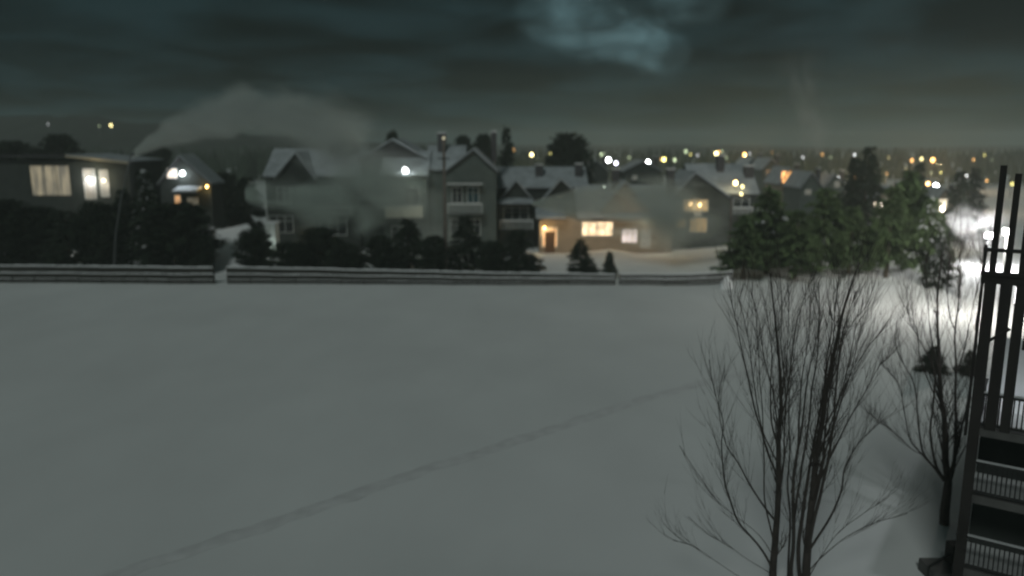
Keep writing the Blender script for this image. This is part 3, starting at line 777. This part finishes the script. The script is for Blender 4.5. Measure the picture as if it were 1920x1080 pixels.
# smaller lights of the far town: each its own lamp, told apart only by place, so they share one label
ql = random.Random(21)
for i in range(78):
    px = ql.uniform(850, 1900) if i % 3 else ql.uniform(1330, 1820)
    py = ql.uniform(279, 312) if px < 1400 else ql.uniform(285, 345)
    D = ql.uniform(240, 560) if py < 315 else ql.uniform(160, 230)
    lamps.append((px, py, D, ql.uniform(.16,.34)*D/300, ql.choice('yoogwYo'), round(ql.choice([1.5,2.5,3.5,6,9])*(1 if px>1000 else .4),1), 'small dim lamp among the many scattered lights of the far town'))
LC = {'y':(1,.85,.38),'g':(.7,.85,.5),'w':(.95,.97,1),'v':(.85,.82,1),'Y':(.95,.85,.25),'o':(1,.52,.15),'W':(1,.86,.72),'r':(1,.12,.06)}
for (px,py,D,r,c,st,lab) in lamps:
    P = S(px, py, D); b0 = gz(P.x, D)
    if px < 900: b0 = P.z-8
    hgt = P.z-b0
    nm = 'traffic_light' if c == 'r' else 'street_lamp'
    o = thing(nm, lab, nm.replace('_',' '), (P.x, D, b0), 0, None if c == 'r' else ('scattered dim lights of the far town' if lab.startswith('small dim lamp among') else 'street lamps of the town'))
    MB().tube([(0,.25,-.2),(0,.25,hgt+.3)], [.12,.08], 6).build('pole', METAL, o)
    MB().box(-.08,.08,-r*.5,.25,hgt+r+.02,hgt+r+.14).build('arm', METAL, o)
    MB().ball((0,0,hgt), r*1.15).build('lamp_head', glow('lamp_%s_%s'%(c,st), LC[c], st), o, True)
for (px,py,D,pw,c) in [(1700,420,110,500,(1,.8,.6)),(1652,386,88,500,(1,.85,.7)),(1766,392,90,500,(1,.85,.65))]:
    P = S(px,py,D)
    o = thing('street_lamp', {1700:'low warm lamp half hidden among the floodlit pines',1652:'warm glaring lamp beside the pine grove above the snow',1766:'warm glaring lamp right of the floodlit pines'}[px], 'street lamp', (P.x,D,gz(P.x,D)))
    hg = P.z-gz(P.x,D)
    MB().tube([(0,.3,-.2),(0,.3,hg+.3)], [.1,.07], 6).build('pole', METAL, o); MB().ball((0,0,hg), .28).build('lamp_head', glow('glare_lamp',(1,.87,.7),9), o, True)
    lamp_light(o, (0,-.6,hg), pw, c, .3)

# light that the brighter town lamps shed on roofs, snow and air
for (px, py, D, pw, c) in [(1150,296,195,4000,(1,.9,.7)),(1480,322,158,250,(1,.5,.2)),(1590,330,175,4000,(1,.75,.45)),(1725,330,150,5000,(1,.68,.38)),(1400,300,230,7000,(1,.7,.4)),(1760,310,215,5000,(1,.66,.35)),(1010,292,215,1500,(1,.75,.45))]:
    P = S(px, py, D); lamp_light(None, P, pw, c, .5, 'street_light')
# ------------------------------------------------------------------ floodlight mast on the right
P = S(1852, 446, 76); b0 = gz(P.x, 76)
o = thing('floodlight_mast', 'floodlight on a short mast glaring white behind the corner posts', 'floodlight', (P.x, 76, b0))
hg = P.z-b0
MB().tube([(0,0,-.2),(0,0,hg)], [.11,.08], 8).build('mast', METAL, o, True)
MB().box(-.45,.45,-.12,.14,hg,hg+.5).build('housing', METAL, o)
MB().box(-.4,.4,-.15,-.123,hg+.05,hg+.45).build('lens', glow('flood_lens',(.97,.96,1),22), o)
FL = lamp_light(o, (-.2,-1.2,hg-.1), 3400, (.98,.94,.96), .25)

P = S(1889, 440, 58); b0 = gz(P.x, 58)  # second mast, unseen behind the posts, added to light the pine fronts
o = thing('floodlight_mast', 'nearer added floodlight on a tall mast hidden among the balcony posts, lighting the pines', 'floodlight', (P.x, 58, b0))
hg = P.z-b0
MB().tube([(0,0,-.2),(0,0,hg)], [.11,.08], 8).build('mast', METAL, o, True)
MB().box(-.12,.14,-.35,.35,hg,hg+.45).build('housing', METAL, o)
MB().box(-.15,-.123,-.3,.3,hg+.05,hg+.4).build('lens', glow('flood_lens',(.97,.96,1),22), o)
lamp_light(o, (-.6,0,hg+.2), 3700, (1,.93,.86), .25)

# ------------------------------------------------------------------ balcony wing at the right edge
a_ = math.radians(-35)     # rails run down and right towards the camera
ex = Vector((math.sin(rad(55)), -math.cos(rad(55)), 0)).normalized()   # along the front
ey = Vector((math.cos(rad(55)), math.sin(rad(55)), 0)).normalized()    # into the building
C0 = S(1800, 1040, 20.4); C0.z = 0
rotw = math.atan2(ex.y, ex.x)
W = thing('balcony_wing', 'dark timber balcony wing with stacked railed decks and tall posts at right edge', 'building', C0, rotw)
def lz(px, py, D=20.4): return S(px, py, D).z
Zt = lz(1890, 310)
lv = [lz(1800,1062), lz(1822,925), lz(1845,800)]; plat = lz(1870,628)
# posts
zbm = lz(1866, 520)-.1
def post(x, y, z0, z1, w, parent=W): return MB().box(x-w/2, x+w/2, y-w/2, y+w/2, z0, z1).build('corner_post', TIMBER, parent)
post(0, 0, -.3, zbm, .26); post(0, 0, zbm, Zt, .15); post(-.2, .03, lv[2]-.3, lz(1860,460), .07)
post(.36, .05, lv[2], zbm, .27); post(.34, .05, zbm, lz(1906,325), .15)
post(.70, .05, lv[2], zbm, .24); post(.66, .05, zbm, Zt-.25, .15)
post(2.9, .05, -.3, plat+2.4, .16); post(2.9, 1.4, lv[2], plat+2.4, .16); 
cb = MB()
for z in (lz(1866,468), lz(1866,512)): cb.box(-.25, 1.1, -.12, -.085, z-.05, z+.05)
cb.build('tie_bar', TIMBER, W)
# heavy beam
zb = lz(1866, 520); MB().box(-.2, 3.2, -.07, .12, zb-.16, zb+.12).build('beam', TIMBER, W)
# braces
MB().beam((.05,-.1,lz(1850,640)), (.55,-.1,lz(1880,610)), .07).build('brace', TIMBER, W)
for i, z in enumerate(lv):
    x0 = -.15 + .10*i
    d = MB().box(x0, 3.4, -.05, 1.6, z-.22, z).build('deck', DECKW, W)
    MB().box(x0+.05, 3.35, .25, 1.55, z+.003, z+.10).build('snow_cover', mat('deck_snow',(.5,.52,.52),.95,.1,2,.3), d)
    rl = MB(); hR = 1.0; z1 = z+hR
    rl.box(x0, 3.4, -.04, .05, z1-.07, z1).box(x0, 3.4, -.02, .03, z+.08, z+.14)
    n = 30
    for k in range(n+1):
        x = x0+.04+(3.3-x0)*k/n; rl.box(x-.018, x+.018, -.012, .024, z+.14, z1-.07)
    # end rail going back
    rl.box(x0, x0+.08, .05, 1.6, z1-.07, z1).box(x0+.01, x0+.06, .05, 1.6, z+.08, z+.14)
    for k in range(11):
        y = .12+k*.14; rl.box(x0+.02, x0+.055, y-.018, y+.018, z+.14, z1-.07)
    rr = rl.build('railing', RAILW, d)
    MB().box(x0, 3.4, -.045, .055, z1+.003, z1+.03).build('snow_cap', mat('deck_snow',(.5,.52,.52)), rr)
# upper platform with lattice screen
pd = MB().box(.86, 3.4, -.05, 1.6, plat-.28, plat).build('deck', TIMBER, W)
lat = MB(); z0, z1 = plat+.02, lz(1905,545)
for k in range(26):
    x = .90+k*.095; lat.box(x-.02, x+.02, .0, .02, z0, z1)
for k in range(12):
    z = z0+(z1-z0)*k/11; lat.box(.88, 3.35, -.022, -.002, z-.02, z+.02)
lat.build('lattice_screen', TIMBER, pd)
# building body behind the decks
MB().box(.08, 14, 1.62, 12, -.3, lv[2]-.35).build('wall', SIDING_D, W)
lr = MB().box(-.1, 14.2, 1.64, 12.2, lv[2]-.347, lv[2]-.2).build('roof', SHINGLE, W)
MB().box(-.06, 14.1, 1.68, 12.1, lv[2]-.197, lv[2]+.05).build('snow_cover', SNOW, lr)
za, zb_ = lz(1890,568), lz(1890,538)
tl = MB().box(.56, .62, .3, .36, za, zb_).build('tube_lamp', glow('tube_lamp', (1,.97,.97), 6), W)
MB().box(.55, .63, .361, .42, za-.05, zb_+.05).build('lamp_backing', METAL, tl)
lamp_light(tl, (1.6, 2.6, zb_), 260, (.92,.95,1), .1)
for z in lv[:2]:
    dr = MB().box(1.5, 2.6, 1.56, 1.615, z+.1, z+1.95).build('door', mat('dark_red_door',(.09,.03,.025),.6,.2), W)
    MB().box(1.62, 2.48, 1.545, 1.558, z+1.1, z+1.8).build('pane', GLASS, dr)
# porch steps at the foot, bottom edge
st = MB()
for k in range(3): st.box(-1.5+.0*k, -.2, -.2-.28*k, .9-.28*k-.0, -.2, .55-.18*k)
sto = thing('porch_step', 'small snow-dusted entry stoop with a thin handrail at the bottom right corner', 'stoop', G(1740,1085))
st = MB(); P1 = G(1740,1085)
st.box(0, 1.5, -.3, .6, -.1, .35); st.build('platform', DECKW, sto)
hr = MB(); a3 = S(1742,1062,P1.y)-P1; b3 = S(1790,1032,P1.y+.3)-P1
hr.beam(a3, b3, .05).beam((a3.x,a3.y,0), a3, .05).beam((b3.x,b3.y,0), b3, .05); hr.build('handrail', RAILW, sto)
MB().box(.72,1.2,.1,.5,.353,1.0).build('bin', TIMBER, sto)

# ------------------------------------------------------------------ snowmaking plumes and haze
def plume(name, label, src, D, pts_t1, r0, r1, dens, col=(.93,.96,.95), vertical=False, squash=1.0, ncut=(.35,.62), seed=0, depthf=1.0, curve=(0,0), rp=.8, endfall=.55):
    """fan of mist: axis along local X from the nozzle; centre line z = a*t + b*t^2"""
    A = S(src[0], src[1], D); B = S(pts_t1[0], pts_t1[1], D); L = (B-A).length; ang = math.atan2(B.z-A.z, B.x-A.x)
    a, b = curve     # metres
    b_ = MB(); n = 16; rows = 24
    def Rr(t): return r0+(r1-r0)*t**rp
    for j in range(rows+1):
        t = j/rows; rr = Rr(t)*1.02
        if t > .85: rr *= math.sqrt(max(0.0004, 1-((t-.85)/.15)**2))
        zc = a*t+b*t*t
        for k in range(n):
            w = 6.283185*k/n; b_.v.append((t*L, rr*math.cos(w)*depthf, zc+rr*math.sin(w)))
    for j in range(rows):
        for k in range(n): b_.f.append((j*n+k, j*n+(k+1)%n, (j+1)*n+(k+1)%n, (j+1)*n+k))
    b_.f.append(tuple(range(n))[::-1]); b_.f.append(tuple(rows*n+k for k in range(n)))
    m = bpy.data.materials.new(name+'_mist'); m.use_nodes = True; nt = m.node_tree; nt.nodes.clear()
    N = nt.nodes.new; K = nt.links.new
    out = N('ShaderNodeOutputMaterial'); pv = N('ShaderNodeVolumePrincipled'); K(pv.outputs[0], out.inputs['Volume'])
    pv.inputs['Color'].default_value = (*col, 1); pv.inputs['Anisotropy'].default_value = .1
    tc = N('ShaderNodeTexCoord'); sp = N('ShaderNodeSeparateXYZ'); K(tc.outputs['Object'], sp.inputs[0])
    def M(op, x, y=None, z=None):
        nd = N('ShaderNodeMath'); nd.operation = op
        for i, v in enumerate((x, y, z)):
            if v is None: continue
            if isinstance(v, (int, float)): nd.inputs[i].default_value = v
            else: K(v, nd.inputs[i])
        return nd.outputs[0]
    t = M('DIVIDE', sp.outputs[0], L); tcl = M('MAXIMUM', t, .0005)
    zc = M('ADD', M('MULTIPLY', t, a), M('MULTIPLY', M('MULTIPLY', t, t), b))
    Rn = M('ADD', M('MULTIPLY', M('POWER', tcl, rp), r1-r0), r0)
    dz = M('SUBTRACT', sp.outputs[2], zc); dy = M('DIVIDE', sp.outputs[1], depthf)
    wn = N('ShaderNodeTexNoise'); wn.inputs['Scale'].default_value = 2.6/max(r1,1); wn.inputs['Detail'].default_value = 4; wn.inputs['Distortion'].default_value = .5
    wm = N('ShaderNodeMapping'); wm.inputs['Scale'].default_value = (.45,1,1); wm.inputs['Location'].default_value = (seed,seed*2,0); K(tc.outputs['Object'], wm.inputs[0]); K(wm.outputs[0], wn.inputs['Vector'])
    rho0 = M('DIVIDE', M('SQRT', M('ADD', M('MULTIPLY', dz, dz), M('MULTIPLY', dy, dy))), Rn)
    rho = M('ADD', rho0, M('MAXIMUM', M('MULTIPLY', M('SUBTRACT', wn.outputs['Fac'], .42), 1.9), 0.0))
    edge = N('ShaderNodeMapRange'); edge.interpolation_type = 'SMOOTHERSTEP'; K(rho, edge.inputs[0])
    edge.inputs[1].default_value = 1.0; edge.inputs[2].default_value = .0; edge.inputs[3].default_value = 0; edge.inputs[4].default_value = 1
    fe = N('ShaderNodeMapRange'); fe.interpolation_type = 'SMOOTHSTEP'; K(t, fe.inputs[0])
    fe.inputs[1].default_value = 1.0; fe.inputs[2].default_value = endfall; fe.inputs[3].default_value = 0; fe.inputs[4].default_value = 1
    mp = N('ShaderNodeMapping'); mp.inputs['Scale'].default_value = (.55, 1, 1); mp.inputs['Location'].default_value = (seed*3.1, seed, 0); K(tc.outputs['Object'], mp.inputs[0])
    ns = N('ShaderNodeTexNoise'); ns.inputs['Scale'].default_value = 1.6/max(r1,1)*1.2; ns.inputs['Detail'].default_value = 2.5; K(mp.outputs[0], ns.inputs['Vector'])
    nr = N('ShaderNodeMapRange'); K(ns.outputs['Fac'], nr.inputs[0]); nr.inputs[1].default_value = ncut[0]; nr.inputs[2].default_value = ncut[1]; nr.inputs[3].default_value = .12; nr.inputs[4].default_value = 1.25
    d = M('MULTIPLY', M('MULTIPLY', edge.outputs[0], fe.outputs[0]), nr.outputs[0])
    d = M('MULTIPLY', d, M('DIVIDE', dens/depthf, M('POWER', Rn, 1.15)))
    K(d, pv.inputs['Density'])
    o = b_.build(name, m); o.location = A; o.rotation_euler = (0, -ang, 0); o['kind'] = 'stuff'
    tag(o, label, 'mist'); return o
k = 86/1460
plume('snow_plume', 'broad pale plume of snow mist arching over and veiling the left townhouses', (245,292), 85, (960,345), .35, 170*k, 9.5, col=(.90,.98,.94), curve=(560*k, -850*k), seed=1, rp=.75, depthf=.7, endfall=.25)
plume('mist_bank', 'low grey bank of drifting snow mist in front of the veiled townhouse', (460,365), 83, (860,370), .8, 140*k, 4.0, col=(.84,.97,.9), curve=(0,0), seed=6, rp=.5, depthf=.35, endfall=.45)
plume('snow_plume', 'jet of snow mist widening rightwards across the middle townhouses', (998,382), 81, (1400,425), .2, 130*k, 8.5, col=(.86,.96,.9), curve=(45*k, -60*k), seed=2, rp=.85, depthf=.35, endfall=.5)
plume('snow_plume', 'bright floodlit jet of snow mist spreading beside the floodlit pines', (1772,406), 78, (1892,425), .2, 95*78/1460, 8.0, curve=(30*k, -75*k), seed=3, rp=.6, depthf=.6, endfall=.6)
plume('snow_plume', 'faint column of mist standing in the sky above the pine grove', (1535,290), 125, (1470,70), 4, 85*125/1460, .55, seed=4, rp=.5, depthf=.7, endfall=.3, ncut=(.3,.7))

hz = MB().box(-1650, 1650, -65, 1250, -1.6, 31).build('haze', MATS['snow'])
hm = bpy.data.materials.new('air'); hm.use_nodes = True; nt = hm.node_tree; nt.nodes.clear()
ou = nt.nodes.new('ShaderNodeOutputMaterial'); pv = nt.nodes.new('ShaderNodeVolumePrincipled'); nt.links.new(pv.outputs[0], ou.inputs['Volume'])
pv.inputs['Color'].default_value = (.86,.95,.88,1); pv.inputs['Density'].default_value = .00085; pv.inputs['Anisotropy'].default_value = 0
hz.data.materials.clear(); hz.data.materials.append(hm); hz['kind'] = 'stuff'; tag(hz, 'thin night haze hanging over the snowy field and town', 'haze')

# ------------------------------------------------------------------ sky, moonlight, camera
w = bpy.data.worlds.new('World'); sc.world = w; w.use_nodes = True; nt = w.node_tree; nt.nodes.clear()
N = nt.nodes.new; K = nt.links.new
out = N('ShaderNodeOutputWorld'); bg = N('ShaderNodeBackground'); K(bg.outputs[0], out.inputs[0])
tc = N('ShaderNodeTexCoord'); sp = N('ShaderNodeSeparateXYZ'); K(tc.outputs['Generated'], sp.inputs[0])
def M(op, x, y=None):
    nd = N('ShaderNodeMath'); nd.operation = op
    for i, v in enumerate((x, y)):
        if v is None: continue
        if isinstance(v, (int, float)): nd.inputs[i].default_value = v
        else: K(v, nd.inputs[i])
    return nd.outputs[0]
zz = M('ADD', M('MAXIMUM', sp.outputs[2], 0.0), .10)
cx = M('DIVIDE', sp.outputs[0], zz); cy = M('DIVIDE', sp.outputs[1], zz)
cb = N('ShaderNodeCombineXYZ'); K(cx, cb.inputs[0]); K(cy, cb.inputs[1])
n1 = N('ShaderNodeTexNoise'); n1.inputs['Scale'].default_value = 1.0; n1.inputs['Detail'].default_value = 8; n1.inputs['Distortion'].default_value = .35; K(cb.outputs[0], n1.inputs['Vector'])
r1 = N('ShaderNodeValToRGB'); K(n1.outputs['Fac'], r1.inputs[0])
r1.color_ramp.elements[0].position = .40; r1.color_ramp.elements[0].color = (.0042,.0085,.0082,1)
r1.color_ramp.elements[1].position = .62; r1.color_ramp.elements[1].color = (.0115,.0255,.0285,1)
# thin, moonlit part of the cloud
def dirpx(px, py):
    v = S(px, py, 1.0)-Vector((0,0,H)); return v.normalized()
def lobe(px, py, c0, c1):
    d = dirpx(px, py); vm = N('ShaderNodeVectorMath'); vm.operation = 'DOT_PRODUCT'; K(tc.outputs['Generated'], vm.inputs[0]); vm.inputs[1].default_value = d
    mr = N('ShaderNodeMapRange'); mr.interpolation_type = 'SMOOTHERSTEP'; K(vm.outputs['Value'], mr.inputs[0]); mr.inputs[1].default_value = math.cos(rad(c0)); mr.inputs[2].default_value = math.cos(rad(c1)); return mr.outputs[0]
n2 = N('ShaderNodeTexNoise'); n2.inputs['Scale'].default_value = 9; n2.inputs['Detail'].default_value = 4; n2.inputs['Distortion'].default_value = .8; mpw = N('ShaderNodeMapping'); mpw.inputs['Rotation'].default_value = (0,rad(-24),0); mpw.inputs['Scale'].default_value = (1,1,2.2); K(tc.outputs['Generated'], mpw.inputs[0]); K(mpw.outputs[0], n2.inputs['Vector'])
mr2 = N('ShaderNodeMapRange'); K(n2.outputs['Fac'], mr2.inputs[0]); mr2.inputs[1].default_value = .42; mr2.inputs[2].default_value = .66
lb = None
for (a,b,c,w_) in ((1035,30,3.2,.55),(1105,38,3.4,.9),(1160,62,2.6,.8),(1210,84,2.4,.75),(1252,100,2.0,.7),(1240,0,3.0,.5),(1310,-10,2.8,.4),(1650,55,3.0,.10)):
    l_ = M('MULTIPLY', lobe(a,b,c,0), w_); lb = l_ if lb is None else M('ADD', lb, l_)
patch = M('MULTIPLY', M('MINIMUM', lb, 1.25), M('ADD', M('MULTIPLY', mr2.outputs[0], 1.0), .3))
mx = N('ShaderNodeMixRGB'); mx.blend_type = 'ADD'; mx.inputs[0].default_value = 1; K(r1.outputs[0], mx.inputs[1])
sc2 = N('ShaderNodeMixRGB'); sc2.blend_type = 'MULTIPLY'; sc2.inputs[0].default_value = 1; sc2.inputs[1].default_value = (.052,.092,.100,1); K(patch, sc2.inputs[2]); K(sc2.outputs[0], mx.inputs[2])
# town glow low in the air
hg_ = N('ShaderNodeMapRange'); hg_.interpolation_type = 'SMOOTHSTEP'; K(sp.outputs[2], hg_.inputs[0]); hg_.inputs[1].default_value = .13; hg_.inputs[2].default_value = -.03
side_ = N('ShaderNodeMapRange'); side_.interpolation_type = 'SMOOTHSTEP'; K(sp.outputs[0], side_.inputs[0]); side_.inputs[1].default_value = -.45; side_.inputs[2].default_value = .55; side_.inputs[3].default_value = .15; side_.inputs[4].default_value = 1
gl = M('MULTIPLY', hg_.outputs[0], side_.outputs[0])
s3 = N('ShaderNodeMixRGB'); s3.blend_type = 'MULTIPLY'; s3.inputs[0].default_value = 1; s3.inputs[1].default_value = (.015,.024,.016,1); K(gl, s3.inputs[2])
mx2 = N('ShaderNodeMixRGB'); mx2.blend_type = 'ADD'; mx2.inputs[0].default_value = 1; K(mx.outputs[0], mx2.inputs[1]); K(s3.outputs[0], mx2.inputs[2])
# moonlit Nishita sky behind the cloud, very weak
MOON_EL, MOON_AZ = 42, 200      # azimuth measured clockwise from +Y
sky = N('ShaderNodeTexSky'); sky.sky_type = 'NISHITA'; sky.sun_disc = False; sky.sun_elevation = rad(MOON_EL); sky.sun_rotation = rad(MOON_AZ)
s4 = N('ShaderNodeMixRGB'); s4.blend_type = 'MULTIPLY'; s4.inputs[0].default_value = 1; s4.inputs[2].default_value = (.00012,.00012,.00012,1); K(sky.outputs[0], s4.inputs[1])
mx3 = N('ShaderNodeMixRGB'); mx3.blend_type = 'ADD'; mx3.inputs[0].default_value = 1; K(mx2.outputs[0], mx3.inputs[1]); K(s4.outputs[0], mx3.inputs[2])
K(mx3.outputs[0], bg.inputs[0]); bg.inputs[1].default_value = 1.0

sl = bpy.data.lights.new('moon_light', 'SUN'); sl.energy = .64; sl.angle = rad(14); sl.color = (.935,1.0,.965)
so = bpy.data.objects.new('moon_light', sl); COL.objects.link(so)
az = rad(MOON_AZ); el = rad(MOON_EL)
dv = Vector((math.sin(az)*math.cos(el), math.cos(az)*math.cos(el), math.sin(el)))
so.rotation_euler = dv.to_track_quat('Z', 'Y').to_euler(); so.location = dv*50+Vector((0,0,20))

cd = bpy.data.cameras.new('camera'); co = bpy.data.objects.new('camera', cd); COL.objects.link(co); sc.camera = co
co.location = (0,0,H); co.rotation_euler = (math.pi/2-PITCH, 0, 0)
cd.sensor_width = 36; cd.lens = 36*F/1920; cd.clip_start = .1; cd.clip_end = 6000
cd.dof.use_dof = True; cd.dof.focus_distance = 13; cd.dof.aperture_fstop = (cd.lens/1000)/.095; cd.dof.aperture_blades = 6; cd.dof.aperture_rotation = .4; cd.dof.aperture_ratio = 1.2
sc.view_settings.view_transform = 'Standard'; sc.view_settings.look = 'None'; sc.view_settings.exposure = 0; sc.view_settings.gamma = 1
sc.render.engine = 'CYCLES'
cy = sc.cycles
cy.use_denoising = True; cy.max_bounces = 5; cy.diffuse_bounces = 2; cy.glossy_bounces = 2; cy.transparent_max_bounces = 8; cy.volume_bounces = 1
cy.volume_step_rate = 2.0; cy.volume_max_steps = 128; cy.sample_clamp_indirect = 4
sc.render.resolution_x = 1920; sc.render.resolution_y = 1080
